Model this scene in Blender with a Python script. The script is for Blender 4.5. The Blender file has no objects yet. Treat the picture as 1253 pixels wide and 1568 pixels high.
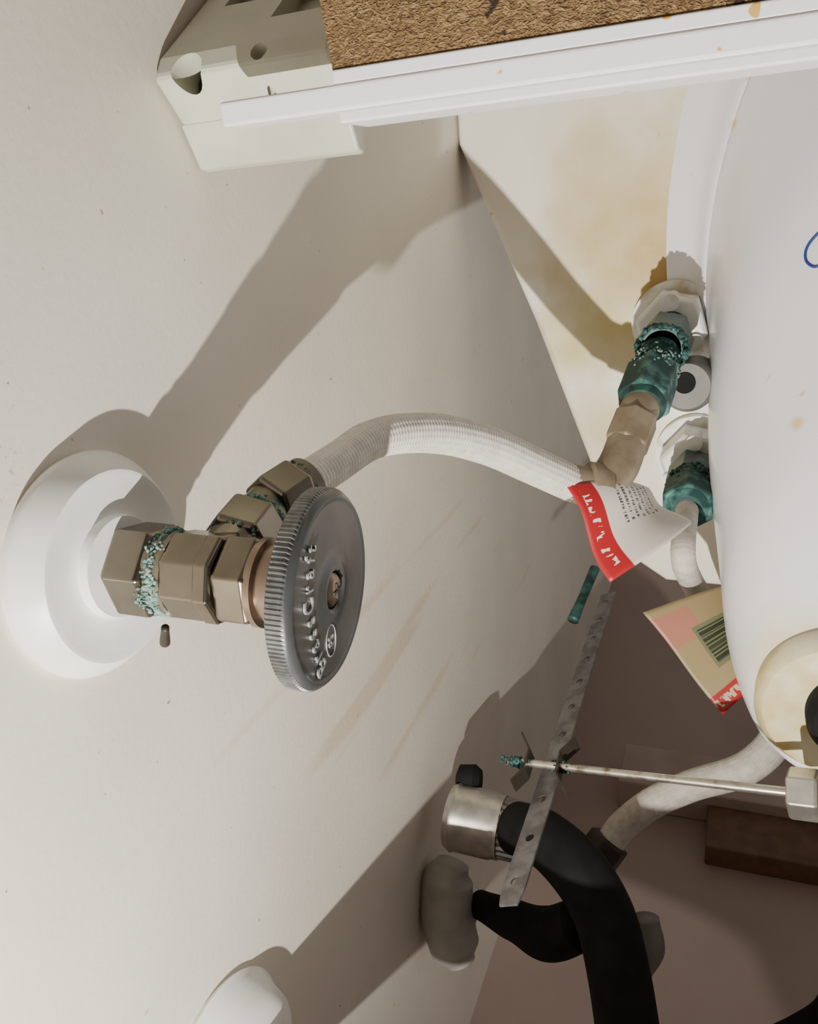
import bpy, bmesh, math, random
from mathutils import Vector, Matrix
random.seed(4)
Z0=0.35
CAM=Vector((.171,0,Z0))
# measured world positions (tenths of millimetres)
RAW={
'hose1':'442,804,5792;456,802,5937;486,787,6118;544,807,6295;636,871,6516;756,987,6750;890,1134,6955;1047,1283,7133',
'tube1':'1019,1265,7117;1144,1307,7187;1222,1247,7279;1264,1127,7425;1305,1001,7609',
'lnut':'1348,843,8060;1327,935,7864;1306,1008,7595',
'tag1':'1027,1242,7014;1256,1622,6818;1560,1491,7228;1348,1386,7390',
'tag2':'1344,2051,7375;1754,2514,7243;1982,2334,7526;1713,2000,7664',
'hose2':'1520,1660,7900;1528,1750,7457;1564,2013,7713;1667,2367,8075;1912,2877,8434;2107,3204,8383;2085,3376,8305;1908,3526,8170;1599,3733,8189;1357,3890,8141;1170,4090,8098;1074,4219,8006',
'rod':'787,2576,6700;2049,2348,6508','strapx':'996,2609,6774',
'screw2':'912,2352,7767;943,2278,7925;989,2163,8106','coup':'163,3637,7399',
'black':'643,3536,7293;841,3465,7173;1054,3491,7020;1212,3648,6906;1312,3861,6747;1406,4185,6540',
'black2':'356,4267,7341;642,4137,7166;868,4060,7060;1072,3855,6996',
'knob':'177,3491,7579;64,4593,7550','cover':'181,4003,7374;155,4111,7320;166,4309,7245;215,4490,7192;260,4601,7166',
'lever':'1387,4187,7456;1403,4355,7394;1367,4508,7318','nut2':'1034,4253,7976',
'pen':'2128,220,7746;2079,194,7736;2008,228,7694;1956,290,7647;1954,348,7622;1993,379,7626;2034,356,7652;2057,285,7690',
'spots':'1629,-275,8779;1722,-522,8801;2015,1100,7575','cable':'2105,4947,7447;2287,4875,7552;2431,4771,7645;2485,4559,7734;2503,4337,7830',
'wing':'1501,1057,8188'}
PTS={k:[tuple(int(c)*1e-4 for c in p.split(',')) for p in v.split(';')] for k,v in RAW.items()}
# ---------- materials
def newmat(name):
    m=bpy.data.materials.new(name); m.use_nodes=True
    nt=m.node_tree; b=nt.nodes['Principled BSDF']; return m,nt,b
def N(nt,t,**k):
    n=nt.nodes.new(t)
    for a,b in k.items(): setattr(n,a,b)
    return n
def simple(name,col,rough=.5,metal=0,noise=None,col2=None,bump=0,nscale=100,lo=.4,hi=.6,sub=0,detail=4,spec=None):
    m,nt,b=newmat(name)
    b.inputs['Roughness'].default_value=rough; b.inputs['Metallic'].default_value=metal
    if spec is not None: b.inputs['Specular IOR Level'].default_value=spec
    tc=N(nt,'ShaderNodeTexCoord'); nz=N(nt,'ShaderNodeTexNoise'); nz.inputs['Scale'].default_value=nscale; nz.inputs['Detail'].default_value=detail
    nt.links.new(tc.outputs['Object'],nz.inputs['Vector'])
    cr=N(nt,'ShaderNodeValToRGB'); e=cr.color_ramp.elements
    e[0].position=lo; e[1].position=hi
    e[0].color=(*col,1); e[1].color=(*(col2 or tuple(c*.85 for c in col)),1)
    nt.links.new(nz.outputs['Fac'],cr.inputs['Fac']); nt.links.new(cr.outputs['Color'],b.inputs['Base Color'])
    if bump:
        bp=N(nt,'ShaderNodeBump'); bp.inputs['Strength'].default_value=bump; bp.inputs['Distance'].default_value=.0006
        nt.links.new(nz.outputs['Fac'],bp.inputs['Height']); nt.links.new(bp.outputs['Normal'],b.inputs['Normal'])
    if sub:
        b.inputs['Subsurface Weight'].default_value=sub; b.inputs['Subsurface Radius'].default_value=(.01,.008,.005)
    return m
def mixlayer(nt,cur,col,fac):
    mx=N(nt,'ShaderNodeMix',data_type='RGBA')
    nt.links.new(fac,mx.inputs[0]); nt.links.new(cur,mx.inputs[6]); mx.inputs[7].default_value=(*col,1)
    return mx.outputs[2]
def ramp(nt,src,a,b,va=0,vb=1):
    mr=N(nt,'ShaderNodeMapRange'); mr.inputs[1].default_value=a; mr.inputs[2].default_value=b
    mr.inputs[3].default_value=va; mr.inputs[4].default_value=vb
    nt.links.new(src,mr.inputs[0]); return mr.outputs[0]
def math_(nt,op,a,b=None):
    m=N(nt,'ShaderNodeMath',operation=op)
    for i,x in enumerate((a,b)):
        if x is None: continue
        if isinstance(x,(int,float)): m.inputs[i].default_value=x
        else: nt.links.new(x,m.inputs[i])
    return m.outputs[0]
def noise(nt,vec,scale,detail=3):
    nz=N(nt,'ShaderNodeTexNoise'); nz.inputs['Scale'].default_value=scale; nz.inputs['Detail'].default_value=detail
    nt.links.new(vec,nz.inputs['Vector']); return nz.outputs['Fac']
def wall_mat(name,col,streak=True):
    m,nt,b=newmat(name); b.inputs['Roughness'].default_value=.42
    tc=N(nt,'ShaderNodeTexCoord'); o=tc.outputs['Object']
    base=N(nt,'ShaderNodeRGB'); base.outputs[0].default_value=(*col,1); cur=base.outputs[0]
    cur=mixlayer(nt,cur,tuple(c*.9 for c in col),ramp(nt,noise(nt,o,7,4),.42,.65))
    cur=mixlayer(nt,cur,(.25,.2,.13),ramp(nt,noise(nt,o,260,2),.735,.77,0,.8))
    cur=mixlayer(nt,cur,(.33,.28,.2),ramp(nt,noise(nt,o,110,1),.79,.82,0,.5))
    if streak:
        sx=N(nt,'ShaderNodeSeparateXYZ'); nt.links.new(o,sx.inputs[0])
        near=math_(nt,'MULTIPLY',ramp(nt,sx.outputs[1],.075,.055),ramp(nt,sx.outputs[2],.51,.485))
        cur=mixlayer(nt,cur,(.25,.19,.12),math_(nt,'MULTIPLY',near,ramp(nt,noise(nt,o,520,2),.63,.67,0,.8)))
        mp=N(nt,'ShaderNodeMapping'); mp.inputs['Scale'].default_value=(1,1,.09); mp.inputs['Rotation'].default_value=(.22,0,0)
        nt.links.new(o,mp.inputs['Vector'])
        s=ramp(nt,noise(nt,mp.outputs[0],38,2),.61,.68,0,1)
        msk=math_(nt,'MULTIPLY',ramp(nt,sx.outputs[1],.14,.2),ramp(nt,sx.outputs[1],.42,.3))
        msk=math_(nt,'MULTIPLY',msk,.4)
        cur=mixlayer(nt,cur,(.55,.40,.22),math_(nt,'MULTIPLY',s,msk))
    nt.links.new(cur,b.inputs['Base Color'])
    bp=N(nt,'ShaderNodeBump'); bp.inputs['Strength'].default_value=.12; bp.inputs['Distance'].default_value=.001
    nt.links.new(noise(nt,o,300,3),bp.inputs['Height']); nt.links.new(bp.outputs[0],b.inputs['Normal'])
    return m
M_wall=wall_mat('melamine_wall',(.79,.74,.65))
M_side=wall_mat('side_wall_painted_shade',(.36,.27,.235),False)  # pink-brown darkened so the side wall's shade sits in its base colour
M_floor=simple('floor_board',(.46,.40,.36),.5,nscale=20)
def ceramic(name,col,stains):
    m,nt,b=newmat(name); b.inputs['Roughness'].default_value=.22
    tc=N(nt,'ShaderNodeTexCoord'); o=tc.outputs['Object']
    base=N(nt,'ShaderNodeRGB'); base.outputs[0].default_value=(*col,1); cur=base.outputs[0]
    nz=noise(nt,o,25,5)
    for (c,r,sc) in stains:
        d=N(nt,'ShaderNodeVectorMath',operation='DISTANCE'); nt.links.new(o,d.inputs[0]); d.inputs[1].default_value=c
        dd=math_(nt,'ADD',d.outputs['Value'],math_(nt,'MULTIPLY',math_(nt,'SUBTRACT',nz,.5),r*1.2))
        cur=mixlayer(nt,cur,sc,ramp(nt,dd,r*.25,r,.85,0))
    cur=mixlayer(nt,cur,(.55,.38,.12),ramp(nt,noise(nt,o,70,2),.74,.80,0,.8))
    nt.links.new(cur,b.inputs['Base Color']); return m
M_deck=ceramic('stained_ceramic',(.88,.83,.71),[((.10,.0,.895),.06,(.76,.68,.46)),((.135,.045,.895),.095,(.58,.41,.13)),((.142,.055,.895),.045,(.42,.26,.07)),((.085,.085,.895),.045,(.55,.46,.16)),((.10,.15,.895),.04,(.66,.56,.28))])
M_cream=simple('yellowed_ceramic',(.78,.72,.52),.35,nscale=40,col2=(.6,.48,.2))
M_white=simple('white_plastic',(.86,.86,.84),.4,nscale=60,col2=(.80,.80,.77))
M_whitenut=simple('white_plastic_stained',(.82,.82,.78),.4,nscale=90,col2=(.60,.54,.38),lo=.5,hi=.7)
M_brass=simple('aged_brass',(.215,.19,.15),.24,.95,nscale=60,col2=(.15,.13,.10),bump=.08,lo=.3,hi=.7)
M_brassg=simple('corroded_brass',(.22,.19,.14),.42,.75,nscale=120,col2=(.05,.17,.15),lo=.60,hi=.68,bump=.4)
M_tan=simple('tan_sleeve',(.31,.245,.17),.5,.3,nscale=60,col2=(.20,.155,.10),bump=.2)
M_green=simple('green_corrosion',(.012,.055,.05),.7,.1,nscale=110,col2=(.13,.33,.30),lo=.5,hi=.75,bump=.8)
M_dgreen=simple('dark_green_screw',(.008,.026,.022),.5,.2,nscale=150,col2=(.025,.09,.08),bump=.5)
M_teal=simple('teal_crust',(.04,.16,.145),.85,0,nscale=400,col2=(.33,.42,.385),lo=.35,hi=.7,bump=.8)
M_copper=simple('copper_ring',(.28,.21,.165),.3,.95,nscale=100)
M_handle=simple('grey_handle_metal',(.070,.074,.076),.34,.45,nscale=50,col2=(.10,.105,.107),bump=.08)
M_knurl=simple('knurled_edge',(.22,.23,.235),.35,.7,nscale=200,col2=(.14,.14,.145))
M_letter=simple('raised_letters',(.38,.39,.395),.4,.3,nscale=100)
M_hose=simple('braided_white_nylon',(.80,.755,.69),.6,nscale=200,col2=(.70,.65,.58))
M_hose2=simple('braided_nylon_darker',(.60,.56,.50),.6,nscale=200,col2=(.5,.46,.40))  # darker tone of the braid for the second hose
M_strap=simple('grey_steel_strap',(.27,.265,.28),.3,.75,nscale=120,col2=(.17,.16,.17))
M_rod=simple('brushed_rod',(.6,.57,.5),.3,.9,nscale=180,col2=(.25,.2,.13),lo=.5,hi=.7)
M_chrome=simple('chrome',(.60,.57,.52),.36,.85,nscale=100,col2=(.46,.44,.40))
M_black=simple('black_rubber',(.006,.006,.0065),.75,nscale=100,col2=(.009,.009,.009),spec=.2)
M_dark=simple('dark_brass',(.05,.04,.032),.5,.4,nscale=100)
M_greywhite=simple('grey_plastic',(.44,.41,.375),.5,nscale=60)
M_greydull=simple('dull_grey_plastic',(.18,.165,.155),.5,nscale=60)
M_wood=simple('brown_wood_cleat',(.16,.08,.045),.6,nscale=60,col2=(.12,.06,.035))
M_bracket=simple('translucent_cream_nylon',(.60,.60,.49),.4,nscale=30,sub=.3)
M_hole=simple('dark_recess',(.05,.045,.04),.7)
M_ink=simple('blue_ink',(.02,.05,.25),.5)
M_boardwhite=simple('white_laminate',(.86,.86,.88),.4,nscale=190,col2=(.62,.38,.10),lo=.73,hi=.76,detail=1)
m,nt,b=newmat('raw_chipboard'); b.inputs['Roughness'].default_value=.9
tc=N(nt,'ShaderNodeTexCoord'); mp=N(nt,'ShaderNodeMapping'); mp.inputs['Scale'].default_value=(1,1.6,1); nt.links.new(tc.outputs['Object'],mp.inputs[0])
vo=N(nt,'ShaderNodeTexVoronoi'); vo.inputs['Scale'].default_value=620
wob=N(nt,'ShaderNodeTexNoise'); wob.inputs['Scale'].default_value=300
nt.links.new(mp.outputs[0],wob.inputs['Vector'])
mxv=N(nt,'ShaderNodeMix',data_type='VECTOR'); mxv.inputs[0].default_value=.012
nt.links.new(mp.outputs[0],mxv.inputs[4]); nt.links.new(wob.outputs['Color'],mxv.inputs[5]); nt.links.new(mxv.outputs[1],vo.inputs['Vector'])
cr=N(nt,'ShaderNodeValToRGB'); el=cr.color_ramp.elements
el[0].color=(.08,.04,.016,1); el[1].color=(.31,.20,.085,1); k=el.new(.45); k.color=(.19,.11,.045,1)
nt.links.new(vo.outputs['Color'],cr.inputs['Fac'])
cc=mixlayer(nt,cr.outputs[0],(.02,.01,.006),ramp(nt,noise(nt,tc.outputs['Object'],120,2),.67,.70,0,.95))
nt.links.new(cc,b.inputs['Base Color'])
bp=N(nt,'ShaderNodeBump'); bp.inputs['Distance'].default_value=.001; bp.inputs['Strength'].default_value=.7
nt.links.new(vo.outputs['Distance'],bp.inputs['Height']); nt.links.new(bp.outputs[0],b.inputs['Normal'])
M_chip=m
def tagmat(name,paper,barcode=False):
    m,nt,b=newmat(name); b.inputs['Roughness'].default_value=.45
    tc=N(nt,'ShaderNodeTexCoord'); s=N(nt,'ShaderNodeSeparateXYZ'); nt.links.new(tc.outputs['UV'],s.inputs[0])
    x,y=s.outputs[0],s.outputs[1]
    base=N(nt,'ShaderNodeRGB'); base.outputs[0].default_value=(*paper,1); cur=base.outputs[0]
    def band(v,a,bb,soft=.004):
        return math_(nt,'MULTIPLY',ramp(nt,v,a-soft,a+soft),ramp(nt,v,bb+soft,bb-soft))
    def mapped(sc):
        q=N(nt,'ShaderNodeMapping'); q.inputs['Scale'].default_value=sc; nt.links.new(tc.outputs['UV'],q.inputs[0]); return q.outputs[0]
    if not barcode:
        rows=math_(nt,'GREATER_THAN',math_(nt,'FRACT',math_(nt,'MULTIPLY',x,14)),.5)
        tx=math_(nt,'GREATER_THAN',noise(nt,mapped((14,55,1)),1,2),.5)
        txt=math_(nt,'MULTIPLY',math_(nt,'MULTIPLY',rows,tx),math_(nt,'MULTIPLY',band(x,.36,.9),band(y,.45,.95)))
        cur=mixlayer(nt,cur,(.08,.08,.09),txt)
        cur=mixlayer(nt,cur,(.42,.015,.02),band(x,-.1,.22))
        g=math_(nt,'GREATER_THAN',noise(nt,mapped((9,20,1)),1,1),.56)
        cur=mixlayer(nt,cur,(.8,.74,.68),math_(nt,'MULTIPLY',g,math_(nt,'MULTIPLY',band(x,.07,.15),band(y,.08,.9))))
    else:
        cur=mixlayer(nt,cur,(.36,.15,.10),math_(nt,'MULTIPLY',band(x,-.1,.45),band(y,.62,.92)))
        cur=mixlayer(nt,cur,(.30,.012,.012),band(y,-.1,.15))
        g=math_(nt,'GREATER_THAN',noise(nt,mapped((20,9,1)),1,1),.5)
        cur=mixlayer(nt,cur,(.45,.36,.25),math_(nt,'MULTIPLY',g,band(y,.04,.11)))
        cur=mixlayer(nt,cur,(.13,.14,.07),math_(nt,'MULTIPLY',band(x,.32,.80),band(y,.30,.72)))
        bars=math_(nt,'GREATER_THAN',noise(nt,mapped((.01,60,1)),1,1),.48)
        cur=mixlayer(nt,cur,(.02,.025,.012),math_(nt,'MULTIPLY',bars,math_(nt,'MULTIPLY',band(x,.36,.76),band(y,.34,.68))))
    nt.links.new(cur,b.inputs['Base Color']); return m
M_tag1=tagmat('paper_tag_print',(.74,.68,.60))
M_tag2=tagmat('paper_tag_print_dimmed',(.27,.205,.10),True)  # tan paper, tone lowered to stand in for the shade on it

# ---------- geometry helpers
def empty(name,loc=(0,0,0)):
    e=bpy.data.objects.new(name,None); bpy.context.collection.objects.link(e); e.empty_display_size=.01; return e
def mk(name,verts,faces,mat,parent=None,smooth=True,uvs=None,bevel=0,solid=0):
    me=bpy.data.meshes.new(name); me.from_pydata([tuple(v) for v in verts],[],faces)
    bm=bmesh.new(); bm.from_mesh(me); bmesh.ops.recalc_face_normals(bm,faces=bm.faces); bm.to_mesh(me); bm.free()
    ob=bpy.data.objects.new(name,me); bpy.context.collection.objects.link(ob); me.materials.append(mat)
    for p in me.polygons: p.use_smooth=smooth
    if uvs:
        l=me.uv_layers.new(name='UVMap')
        for lo in me.loops: l.data[lo.index].uv=uvs[lo.vertex_index]
    if parent: ob.parent=parent
    if solid:
        s=ob.modifiers.new('s','SOLIDIFY'); s.thickness=solid; s.offset=0
    if bevel:
        bv=ob.modifiers.new('b','BEVEL'); bv.width=bevel; bv.segments=3; bv.limit_method='ANGLE'; bv.angle_limit=math.radians(35)
    return ob
def frame(d):
    d=Vector(d).normalized(); a=Vector((0,0,1)) if abs(d.z)<.9 else Vector((0,1,0))
    u=d.cross(a).normalized(); v=d.cross(u).normalized(); return d,u,v
def lathe(name,prof,o,d,mat,parent=None,segs=64,smooth=True,bevel=0,rot=0,knurl=None):
    o=Vector(o); d,u,v=frame(d); vs=[];fs=[]
    for i,(a,r) in enumerate(prof):
        for k in range(segs):
            t=2*math.pi*k/segs+rot; rr=r
            if knurl and knurl[0]<=i<=knurl[1]: rr=r-(knurl[2] if (k//2)%2 else 0)
            vs.append(o+d*a+(u*math.cos(t)+v*math.sin(t))*max(rr,1e-5))
    n=len(prof)
    for i in range(n-1):
        for k in range(segs):
            k2=(k+1)%segs; fs.append((i*segs+k,i*segs+k2,(i+1)*segs+k2,(i+1)*segs+k))
    fs.append(tuple(range(segs))[::-1]); fs.append(tuple((n-1)*segs+k for k in range(segs)))
    ob=mk(name,vs,fs,mat,parent,smooth,bevel=bevel)
    if smooth: ob.data.set_sharp_from_angle(angle=math.radians(40))
    return ob
def hexn(name,o,d,a0,a1,R,mat,parent,rot=0,n=6):
    c=min((a1-a0)*.12,R*.1)
    return lathe(name,[(a0,R*.9),(a0+c,R),(a1-c,R),(a1,R*.9)],o,d,mat,parent,segs=n,smooth=False,bevel=.0006,rot=rot)
def catmull(pts,n):
    P=[Vector(p) for p in pts]; P=[2*P[0]-P[1]]+P+[2*P[-1]-P[-2]]; out=[]
    m=len(P)-3
    for j in range(n+1):
        f=j/n*m; i=min(int(f),m-1); t=f-i; a,b,c,d=P[i:i+4]
        out.append(.5*((2*b)+(-a+c)*t+(2*a-5*b+4*c-d)*t*t+(-a+3*b-3*c+d)*t**3))
    return out
def sweep(name,pts,rad,mat,parent=None,segs=24,n=60,braid=0):
    C=catmull(pts,n)
    if not hasattr(rad,'__len__'): rad=[rad]*len(pts)
    def rr(j):
        f=j/n*(len(rad)-1); i=min(int(f),len(rad)-2); t=f-i; t=t*t*(3-2*t); return rad[i]+(rad[i+1]-rad[i])*t
    vs=[];fs=[]; T=(C[1]-C[0]).normalized(); _,u,_v=frame(T); s=0
    for j,c in enumerate(C):
        T=(C[min(j+1,n)]-C[max(j-1,0)]).normalized(); u=(u-T*u.dot(T)).normalized(); v=T.cross(u)
        if j: s+=(C[j]-C[j-1]).length
        for k in range(segs):
            a=2*math.pi*k/segs; r=rr(j)
            if braid: r+=braid*math.sin(10*a+s*1900)*math.sin(10*a-s*1900)
            vs.append(c+(u*math.cos(a)+v*math.sin(a))*r)
    for j in range(n):
        for k in range(segs):
            k2=(k+1)%segs; fs.append((j*segs+k,j*segs+k2,(j+1)*segs+k2,(j+1)*segs+k))
    fs.append(tuple(range(segs))[::-1]); fs.append(tuple(n*segs+k for k in range(segs)))
    return mk(name,vs,fs,mat,parent)
def box(name,lo,hi,mat,parent=None,bevel=.0006):
    vs=[(x,y,z) for x in (lo[0],hi[0]) for y in (lo[1],hi[1]) for z in (lo[2],hi[2])]
    fs=[(0,1,3,2),(4,6,7,5),(0,4,5,1),(2,3,7,6),(0,2,6,4),(1,5,7,3)]
    return mk(name,vs,fs,mat,parent,False,bevel=bevel)
def crust(name,o,d,R,width,cnt,mat,parent,size=.0012,rng=(0,6.283)):
    o=Vector(o); d,u,v=frame(d); bm=bmesh.new()
    for i in range(cnt):
        t=random.uniform(*rng); a=random.gauss(0,width*.4); s=size*random.uniform(.5,1.5)
        p=o+d*a+(u*math.cos(t)+v*math.sin(t))*R*random.uniform(.94,1.0)
        r=bmesh.ops.create_icosphere(bm,subdivisions=2,radius=s,matrix=Matrix.Translation(p)@Matrix.Diagonal((random.uniform(.6,1.4),random.uniform(.6,1.4),random.uniform(.6,1.4),1)))
        for q in r['verts']: q.co+=Vector([random.uniform(-.15,.15)*s for _ in range(3)])
    me=bpy.data.meshes.new(name); bm.to_mesh(me); bm.free(); me.materials.append(mat)
    for p in me.polygons: p.use_smooth=True
    ob=bpy.data.objects.new(name,me); bpy.context.collection.objects.link(ob); ob.parent=parent; return ob
def prism(name,poly,axis,a0,a1,mat,parent=None,bevel=.001):
    n=len(poly); vs=[]
    for a in (a0,a1):
        for p in poly: vs.append((p[0],p[1],a) if axis=='z' else (a,p[0],p[1]))
    fs=[tuple(range(n))[::-1],tuple(range(n,2*n))]+[(i,(i+1)%n,n+(i+1)%n,n+i) for i in range(n)]
    return mk(name,vs,fs,mat,parent,False,bevel=bevel)
from math import cos,sin,pi

# ---------- room
box('wall_back',(-.02,-.9,0),(0,.95,2.3),M_wall,bevel=0)
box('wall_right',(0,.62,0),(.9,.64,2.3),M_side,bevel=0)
box('floor',(-.02,-.9,-.02),(.9,.64,0),M_floor,bevel=0)
ZD=Z0+.545
# ---------- sink
sink=empty('sink',(0,0,0))
deckpoly=[(.001,-.32),(.001,-.034),(.024,.022),(.047,.078),(.064,.125),(.081,.172),(.096,.215),(.11,.245),(.135,.262),(.5,.27),(.52,-.32)]
prism('deck_underside',deckpoly,'z',ZD,ZD+.03,M_deck,sink,.004)
rings=[(.343,.228,.225,.022,.022),(.343,.226,.225,.033,.033),(.352,.228,.224,.040,.040),(.362,.236,.219,.053,.055),(.39,.262,.20,.088,.095),(.42,.282,.175,.113,.125),(.46,.303,.13,.142,.165),(.49,.32,.10,.161,.195),(.515,.332,.07,.175,.22),(.528,.338,.052,.184,.232),(.5295,.3382,.050,.1825,.2315),(.531,.3385,.049,.1835,.2325),(.532,.339,.048,.187,.236),(.540,.345,.035,.20,.248),(.5455,.35,.03,.222,.27)]
def crf(rows,n):
    out=[];P=[rows[0]]+rows+[rows[-1]];m=len(rows)-1
    for j in range(n+1):
        f=j/n*m;i=min(int(f),m-1);t=f-i
        out.append(tuple(.5*((2*b)+(-a+c)*t+(2*a-5*b+4*c-d)*t*t+(-a+3*b-3*c+d)*t**3) for a,b,c,d in zip(*P[i:i+4])))
    return out
vs=[];fs=[];SG=128
RR=crf(rings,84)
for z,cx,cy,rx,ry in RR:
    for k in range(SG):
        a=2*pi*k/SG; vs.append((cx+rx*cos(a),cy+ry*sin(a),Z0+z))
for i in range(len(RR)-1):
    for k in range(SG):
        k2=(k+1)%SG; fs.append((i*SG+k,i*SG+k2,(i+1)*SG+k2,(i+1)*SG+k))
fs.append(tuple(range(SG))[::-1])
from mathutils.bvhtree import BVHTree
bv=BVHTree.FromPolygons([Vector(v) for v in vs],fs)
M_bowl=ceramic('white_ceramic',(.84,.84,.87),[((.2,.2,.70),.035,(.75,.66,.42))]+[(tuple(bv.find_nearest(Vector(p))[0]),.0045,(.75,.55,.2)) for p in PTS['spots'][:3]])
bowl=mk('bowl',vs,fs,M_bowl,sink)
lathe('drain_lip',[(0,.025),(-.001,.031),(.004,.0345),(.012,.034),(.018,.028)],(.222,.219,Z0+.339),(0,0,1),M_cream,sink)
lathe('drain_gasket',[(0,.012),(0,.017),(.004,.020),(.012,.020),(.014,.016)],(.228,.219,Z0+.329),(0,0,1),M_black,sink)
ink=[]
for p in PTS['pen']:
    h=bv.ray_cast(Vector(p)-Vector((0,0,.05)),Vector((.07,.06,1)))[0]
    if h is not None: ink.append(h-Vector((0,0,.0003)))
if len(ink)>3: sweep('ink_mark',ink,.0007,M_ink,sink,8,60)

# ---------- shutoff valve
V=Vector((0,.09,Z0+.17)); X=(1,0,0)
valve=empty('shutoff_valve')
lathe('escutcheon',[(.0,.0322),(.0025,.0330),(.004,.0325),(.0095,.0285),(.0103,.0277),(.0104,.0262),(.0085,.0165),(.009,.0150),(.012,.0145),(.012,.009)],V-Vector((0,.001,.0025)),X,M_white,valve,96)
val=empty('valve_assembly'); val.parent=valve
VD=Vector((1,.055,.06)).normalized()
RotM=Vector((1,0,0)).rotation_difference(VD).to_matrix().to_4x4()
VM=Matrix.Translation(V)@RotM@Matrix.Translation(-V)
hexn('inlet_nut',V,X,.0105,.0235,.0142,M_brass,val,.3)
lathe('inlet_collar',[(.0225,.0120),(.0285,.0120)],V,X,M_brassg,val)
hexn('valve_body',V,X,.0275,.0425,.0130,M_brass,val,.1,8)
hexn('body_band',V,X,.0385,.0440,.0134,M_brass,val,.1,8)
hexn('bonnet_nut',V,X,.0440,.0550,.0134,M_brass,val,.05)
lathe('packing_ring',[(.054,.0125),(.056,.0125),(.0565,.0108),(.0580,.0108),(.0585,.0118),(.0605,.0118),(.061,.010)],V,X,M_copper,val)
lathe('stem',[(.060,.0088),(.070,.0088)],V,X,M_white,val)
HA=.0745
lathe('round_handle',[(HA-.0072,.010),(HA-.0076,.022),(HA-.0070,.0258),(HA-.0064,.0270),(HA-.0020,.0270),(HA-.0011,.0265),(HA-.0002,.0255),(HA,.0248),(HA-.0004,.0242),(HA-.0005,.0236),(HA,.012),(HA+.0001,.0085),(HA+.0009,.0072),(HA+.0010,.0062),(HA+.0002,.0052),(HA-.0016,.0050)],V,X,M_handle,val,160)
lathe('knurled_rim',[(HA-.0068,.0264),(HA-.0062,.0274),(HA-.0024,.0274),(HA-.0015,.0268)],V,X,M_knurl,val,520,False,knurl=(1,2,.0004))
lathe('handle_screw',[(HA-.0015,.0047),(HA,.0047),(HA+.0009,.0036),(HA+.0012,.002),(HA+.0013,.0005)],V,X,M_copper,val)
box('screw_slot',(HA+.0008,V.y-.0022,V.z-.0004),(HA+.0015,V.y+.0022,V.z+.0004),M_hole,val,0)
box('screw_slot_cross',(HA+.0008,V.y-.0004,V.z-.0022),(HA+.0015,V.y+.0004,V.z+.0022),M_hole,val,0)
def letter(ch,size,pos,angle,parent,name):
    cu=bpy.data.curves.new(name,'FONT'); cu.body=ch; cu.size=size; cu.extrude=.0003; cu.align_x='CENTER'; cu.align_y='BOTTOM_BASELINE'
    ob=bpy.data.objects.new(name,cu); bpy.context.collection.objects.link(ob)
    r=Vector((0,-cos(angle),-sin(angle))); w=Vector((0,sin(angle),-cos(angle)))
    w=w*1.25
    M=Matrix(((r.x,w.x,1,pos[0]),(r.y,w.y,0,pos[1]),(r.z,w.z,0,pos[2]),(0,0,0,1)))
    cu.materials.append(M_letter); ob.parent=parent; ob.matrix_local=M
txt='BrassCraft'; wd=[.72,.46,.62,.56,.56,.76,.46,.62,.40,.40]; tot=sum(wd); acc=0; RT=.033; D0=.0130
for i,c in enumerate(txt):
    mid=acc+wd[i]/2; acc+=wd[i]
    th=(mid/tot-.5)*math.radians(64)-.02
    p=(HA+.0001,V.y-RT*sin(th),V.z+(RT-D0)-RT*cos(th))
    letter(c,.0062,p,-th,val,'raised_letter_%d'%i)
sweep('logo_oval',[(HA,V.y+.0135+.0046*cos(a*pi/6),V.z-.0035+.0032*sin(a*pi/6)) for a in range(13)],.00022,M_letter,val,6,48)
letter('PS',.0036,(HA-.0001,V.y+.0135,V.z-.0020),0,val,'logo_letters')
O=Vector((.0385,.09,V.z)); D=Vector((.02,-.22,1)).normalized()
lathe('outlet_neck',[(0,.0095),(.016,.0095)],O,D,M_brass,val)
hexn('outlet_nut',O,D,.013,.027,.0118,M_brass,val,.2)
lathe('outlet_thread',[(.026,.008),(.038,.008)],O,D,M_brassg,val)
D2=Vector((.36,-.20,1)).normalized(); O2=O+D*.035
hexn('hose_nut',O2,D2,0,.014,.0108,M_brass,val,.4)
lathe('hose_ferrule',[(.013,.0088),(.018,.0088),(.0185,.0080)],O2,D2,M_brassg,val)
crust('corrosion_inlet',V+Vector((.0254,0,0)),X,.0124,.0026,520,M_teal,val,.0005)
crust('corrosion_rim',V+Vector((.0225,0,0)),X,.0130,.0025,90,M_teal,val,.0004,(1.5,4.5))
crust('corrosion_outlet',O+D*.028,D,.0092,.0022,160,M_teal,val,.0006)
crust('corrosion_hose_nut',O2+D2*.015,D2,.0090,.0012,60,M_teal,val,.0004)
crust('corrosion_neck',O+D*.0135,D,.0102,.0012,50,M_teal,val,.0005)
sweep('set_pin',[(.022,.107,V.z-.003),(.018,.115,V.z+.001)],[.0012,.0016],M_dark,val,12,10)
val.matrix_local=VM

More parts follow.
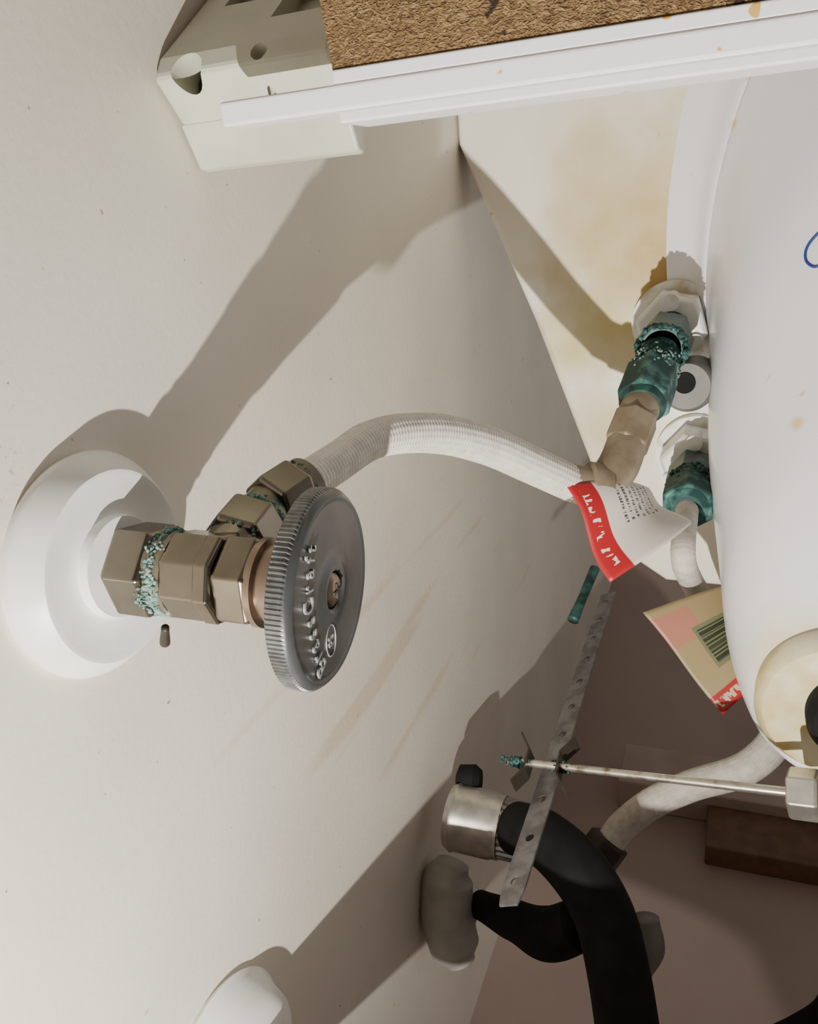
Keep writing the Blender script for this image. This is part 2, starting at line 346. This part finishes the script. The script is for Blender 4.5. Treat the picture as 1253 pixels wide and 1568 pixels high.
# ---------- supply hoses
h1=empty('braided_supply_hose')
start=VM@(O2+D2*.015)
sweep('braid',[tuple(start)]+PTS['hose1'][1:],[.0068,.0068,.0071,.0075,.0080,.0083,.0084,.0084],M_hose,h1,80,460,.00025)
T1=PTS['tube1']
sweep('metal_tube',T1,[.0090,.0096,.0098,.0096,.0096],M_tan,h1,32,50)
td=(Vector(T1[3])-Vector(T1[2])).normalized()
hexn('tube_nut',T1[3],td,-.006,.012,.0112,M_tan,h1,.3)
tv=(Vector(T1[1])-Vector(T1[0])).normalized()
lathe('crimp_ring',[(0,.009),(.001,.0112),(.010,.0112),(.011,.009)],Vector(T1[1])-tv*.006,tv,M_tan,h1)
h2=empty('braided_supply_hose')
sweep('braid',PTS['hose2'],[.006,.006,.0062,.007,.009,.0100,.0102,.0102,.0100,.0100,.0098,.0095],M_hose2,h2,64,600,.0002)
hexn('end_nut',PTS['nut2'][0],Vector(PTS['hose2'][-2])-Vector(PTS['hose2'][-1]),-.012,.012,.0150,M_dark,h2)

# ---------- faucet shanks
def shank(x,y,zs,low=None):
    e=empty('faucet_shank'); o=(x,y,Z0); up=(0,0,1)
    lathe('mounting_washer',[(.538,.0255),(.5455,.0255)],o,up,M_whitenut,e)
    hexn('mounting_nut',o,up,.512,.540,.0215,M_whitenut,e,.2)
    for k in range(3):
        a=2*pi*k/3+.5; lathe('nut_wing_%d'%k,[(0,.005),(.022,.0045)],(x+.016*cos(a),y+.016*sin(a),Z0+.508),up,M_whitenut,e,24)
    lathe('threaded_shank',[(zs[2],.0098)]+[(zs[2]+(.53-zs[2])*i/40,.0098+(.0008 if i%2 else 0)) for i in range(1,41)],o,up,M_green,e)
    hexn('coupling_nut',o,up,zs[2],zs[3],.0146,M_dgreen,e,.2)
    crust('corrosion_upper',(x,y,Z0+zs[2]),up,.0128,.008,160,M_green,e,.0012)
    if low:
        a,b_,c=[Vector(q) for q in low]; d=(a-c).normalized(); L=(a-c).length
        sweep('swivel_collar',[a+Vector((0,0,.01)),a,b_],[.0125,.0122,.0120],M_green,e,32,20)
        hexn('lower_nut',c,d,0,L*.6,.0140,M_green,e,.5)
        lathe('lower_nut_face',[(-.003,.010),(-.001,.0115),(.003,.0118)],c,d,M_dgreen,e)
        crust('corrosion',c+d*L*.6,d,.0124,.010,260,M_teal,e,.0007)
    else:
        hexn('lower_nut',o,up,zs[0],zs[1],.0150,M_green,e,.5)
        lathe('lower_nut_face',[(zs[0]-.003,.008),(zs[0],.0115),(zs[0]+.002,.0125)],o,up,M_green,e)
        lathe('collar',[(zs[1],.0125),(zs[2],.0125)],o,up,M_green,e)
        crust('corrosion',(x,y,Z0+zs[1]),up,.0135,.010,160,M_dgreen,e,.0009)
    return e
shank(.136,.081,(.39,.42,.448,.492),PTS['lnut'])
sh2=shank(.152,.166,(.44,.468,.475,.505))
wg=PTS['wing'][0]
lathe('side_boss',[(.0,.008),(0,.0125),(.004,.0145),(.030,.0150)],(wg[0]-.002,wg[1],wg[2]),(.10,.12,1),M_greydull,sh2)
lathe('side_boss_hole',[(-.0006,.0058),(.002,.0058)],(wg[0]-.003,wg[1]-.002,wg[2]),(.10,.12,1),M_black,sh2)

# ---------- tags
def tag(name,c,mat,bulge,nx=24,ny=24):
    A,B,C,Dd=[Vector(p) for p in c]; nrm=(B-A).cross(Dd-A).normalized()
    if nrm.z>0: nrm=-nrm
    vs=[];uv=[];fs=[]
    for i in range(nx+1):
        for j in range(ny+1):
            x=i/nx;y=j/ny
            p=(A*(1-y)+B*y)*(1-x)+(Dd*(1-y)+C*y)*x
            p=p+nrm*bulge*(sin(pi*x)*.8+.3*sin(2*pi*y+x*2))
            vs.append(p);uv.append((x,1-y))
    for i in range(nx):
        for j in range(ny):
            a=i*(ny+1)+j; fs.append((a,a+1,a+ny+2,a+ny+1))
    return mk(name,vs,fs,mat,None,uvs=uv,solid=.0004)
tag('paper_hose_tag',PTS['tag1'],M_tag1,.007)
tag('paper_hose_tag',PTS['tag2'],M_tag2,.004)

# ---------- pop up linkage
sx,sy,sz=PTS['strapx'][0]
st=empty('drain_linkage_strap')
zb,zt=Z0+.237,Z0+.515; w=.0052
wd_=Vector((.9,-.35,0)).normalized()
bm=bmesh.new(); nh=11; pitch=(zt-zb)/nh
for i in range(nh):
    zc=zb+pitch*(i+.5); K=16; inner=[];outer=[]
    for k in range(K):
        a=2*pi*k/K
        ci,si=cos(a),sin(a); m_=max(abs(ci),abs(si))
        ww=w*(.75 if (i==0 and si<-.7) else 1)
        inner.append(bm.verts.new(Vector((sx,sy,zc))+wd_*ci*.0021+Vector((0,0,si*.0026))))
        outer.append(bm.verts.new(Vector((sx,sy,zc))+wd_*(ci/m_*ww)+Vector((0,0,si/m_*pitch/2))))
    for k in range(K): bm.faces.new((inner[k],inner[(k+1)%K],outer[(k+1)%K],outer[k]))
bmesh.ops.remove_doubles(bm,verts=bm.verts,dist=1e-5)
me=bpy.data.meshes.new('strip'); bm.to_mesh(me); bm.free(); me.materials.append(M_strap)
ob=bpy.data.objects.new('perforated_strip',me); bpy.context.collection.objects.link(ob); ob.parent=st
s=ob.modifiers.new('s','SOLIDIFY'); s.thickness=.0010
r0,r1=[Vector(p) for p in PTS['rod']]; rd=(r1-r0).normalized()
def clip(o,sgn):
    u=Vector((0,-.25,1)).normalized(); w2=rd.cross(u).normalized()
    P=[o+u*-.014+rd*sgn*.006,o+u*-.006+rd*sgn*.001,o+u*.006+rd*sgn*.001,o+u*.015+rd*sgn*.007]
    vs=[];fs=[]
    for p in P: vs+= [p+w2*.0042,p-w2*.0042]
    for i in range(3): fs.append((2*i,2*i+1,2*i+3,2*i+2))
    return mk('spring_clip_leaf',vs,fs,M_dark,st,False,solid=.0009)
cx=Vector((sx,sy,sz)); oc=r0+rd*((cx-r0).dot(rd))
clip(oc-rd*.007,-1); clip(oc+rd*.007,1)
sweep('clevis_screw',PTS['screw2'],[.0034,.0028,.0030],M_dgreen,st,20,30)
pr=empty('pivot_rod')
sweep('rod',[r0,(r0+r1)/2,r1],[.0019,.0018,.002],M_rod,pr,20,30)
crust('rod_corrosion',r0+rd*.004,rd,.0019,.008,60,M_dgreen,pr,.0009)
crust('rod_corrosion_b',oc+rd*.008,rd,.0022,.006,20,M_dgreen,pr,.0008)
dr=empty('sink_drain_tailpiece')
dc=Vector((.238,.222,0))
lathe('tailpiece',[(Z0+.10,.016),(Z0+.333,.016)],dc,(0,0,1),M_chrome,dr)
hexn('pivot_nut',r1-rd*.004,rd,0,.012,.0105,M_chrome,dr,.3)
hexn('pivot_collar',r1-rd*.001,rd,.010,.026,.0125,M_chrome,dr,.1,12)

# ---------- P trap and drain arm on the wall
pt=empty('p_trap')
ey,ez=.311,Z0+.168
lathe('wall_escutcheon',[(0,.041),(.002,.042),(.004,.040),(.012,.036),(.015,.030),(.0155,.022)],(0,ey,ez),X,M_white,pt,96)
sweep('trap_pipe',[(0.002,ey,ez),(.08,ey-.003,ez-.002),(.13,ey-.004,ez-.01),(.16,.29,Z0+.11),(.17,.27,Z0+.05),(.20,.25,Z0+.02),(.23,.23,Z0+.05),(.238,.222,Z0+.12)],[.021,.025,.025,.022,.0205,.0205,.0205,.0205],M_white,pt,32,80)

# ---------- black drain hose with metal coupling
bd=empty('black_drain_hose')
c0=PTS['coup'][0]
lathe('metal_coupling',[(0,.010),(.002,.019),(.006,.0215),(.008,.0205),(.030,.0205),(.033,.0195),(.036,.0195)],c0,(1,.05,0),M_chrome,bd)
lathe('ribbed_collar',[(.034,.016),(.036,.0185),(.050,.0185),(.052,.016)],c0,(1,.05,0),M_strap,bd,96,False,knurl=(1,2,.0012))
sweep('hose',PTS['black'],[.0155,.016,.0165,.0165,.0165,.0165],M_black,bd,32,80)
sweep('hose_branch',PTS['black2'],[.009,.012,.015,.014],M_black,bd,32,40)
lathe('rear_knob',[(0,.004),(.002,.009),(.012,.010),(.016,.007)],PTS['knob'][0],(1,0,.1),M_black,bd)
ec=empty('grey_pipe_elbow')
sweep('elbow',PTS['cover'],[.011,.0168,.0174,.0165,.010],M_greywhite,ec,32,60)
kx=PTS['knob'][1]
lathe('elbow_stub',[(0,.010),(kx[0]+.02,.010)],(0.001,kx[1]-.01,kx[2]-.01),X,M_dark,ec)
lv=empty('grey_lever')
sweep('lever_arm',PTS['lever'],[.008,.0105,.007],M_greydull,lv,24,30)
cb=empty('black_cable')
sweep('cable',PTS['cable'],.0055,M_black,cb,20,40)

# ---------- wall cleat
box('wooden_cleat',(.17,.597,Z0+.665),(.8,.62,Z0+.725),M_wood,None,.002)  # brown wooden cleat along the side wall
box('trim_1',(.08,.585,Z0+.725),(.8,.62,Z0+.79),simple('pale_trim',(.42,.33,.29),.6,nscale=20),None,.002)

# ---------- board + bracket
bd2=empty('particle_board_panel')
zb_=Z0+.211
prism('chip_core',[(.0725,-.0335),(.60,-.0335),(.60,-.30),(.046,-.30)],'z',zb_+.0015,zb_+.018,M_chip,bd2,.0004)
box('laminate_edge_inner',(.0725,-.0340,zb_+.0006),(.60,-.0304,zb_+.018),M_boardwhite,bd2,.0006)
box('laminate_edge_middle',(.0386,-.0306,zb_),(.60,-.0244,zb_+.010),M_boardwhite,bd2,.0009)
box('laminate_edge_outer',(.0735,-.0246,zb_+.0004),(.60,-.0215,zb_+.018),M_boardwhite,bd2,.0007)
br=empty('corner_bracket')
poly=[(-.028,.249),(-.043,.2355),(-.049,.240),(-.078,.284),(-.078,.31),(-.028,.28)]
body=prism('bracket_body',[(a,Z0+b_) for a,b_ in poly],'x',.001,.062,M_bracket,br,.002)
prism('bracket_flange',[(a,Z0+b_) for a,b_ in [(-.031,.246),(-.0175,.253),(-.0165,.257),(-.030,.262)]],'x',.001,.060,M_bracket,br,.001)
nb=Vector((0,-.82,-.57)).normalized()
cut=[]
def cutter(x,y,z,r,d,l=.03,segs=24,rot=0):
    o=lathe('cut',[(-.02,r),(l,r)],(x,y,Z0+z),d,M_hole,None,segs,rot=rot); cut.append(o)
dn=-nb
cutter(.013,-.044,.238,.0055,(0,.25,1),.016)
cutter(.047,-.064,.262,.0165,dn,.007,4,pi/4)
cutter(.018,-.068,.270,.0080,dn,.012,4,pi/4)
cutter(.044,-.060,.258,.0032,dn,.018)
cutter(.056,-.058,.256,.0032,dn,.018)
cutter(.038,-.046,.238,.0028,dn,.014)
for c in cut:
    m_=body.modifiers.new('c','BOOLEAN'); m_.operation='DIFFERENCE'; m_.object=c; m_.solver='EXACT'
bpy.context.view_layer.update()
dg=bpy.context.evaluated_depsgraph_get(); newme=bpy.data.meshes.new_from_object(body.evaluated_get(dg)); body.modifiers.clear(); body.data=newme
for c in cut: bpy.data.objects.remove(c)
lathe('bracket_screw',[(0,.0045),(.001,.0045),(.002,.002)],(.013,-.041,Z0+.250),(0,-.25,-1),M_dark,br)

# ---------- light, world, camera
ld=bpy.data.lights.new('flashlight','SPOT'); ld.energy=30; ld.spot_size=math.radians(160); ld.spot_blend=.9; ld.shadow_soft_size=.0025; ld.color=(1,.955,.875)
ld.use_nodes=True; nt=ld.node_tree; em=nt.nodes.get('Emission'); fo=nt.nodes.new('ShaderNodeLightFalloff'); fo.inputs['Strength'].default_value=1
nt.links.new(fo.outputs['Linear'],em.inputs['Strength'])
lo=bpy.data.objects.new('flashlight',ld); bpy.context.collection.objects.link(lo)
lo.location=(.130,.208,Z0-.05)
lo.rotation_euler=(Vector((.0,.0,Z0+.35))-lo.location).to_track_quat('-Z','Y').to_euler()
w_=bpy.data.worlds.new('World'); bpy.context.scene.world=w_; w_.use_nodes=True
bg=w_.node_tree.nodes['Background']; bg.inputs[0].default_value=(1,.92,.85,1); bg.inputs[1].default_value=.26
cd=bpy.data.cameras.new('camera'); co=bpy.data.objects.new('camera',cd); bpy.context.collection.objects.link(co)
cd.sensor_fit='HORIZONTAL'; cd.sensor_width=36; cd.lens=35.9; cd.clip_start=.005
co.matrix_world=Matrix(((.93158,-.05009,.36007,CAM.x),(.08473,-.93326,-.34907,CAM.y),(.35352,.35569,-.86516,CAM.z),(0,0,0,1)))
bpy.context.scene.camera=co
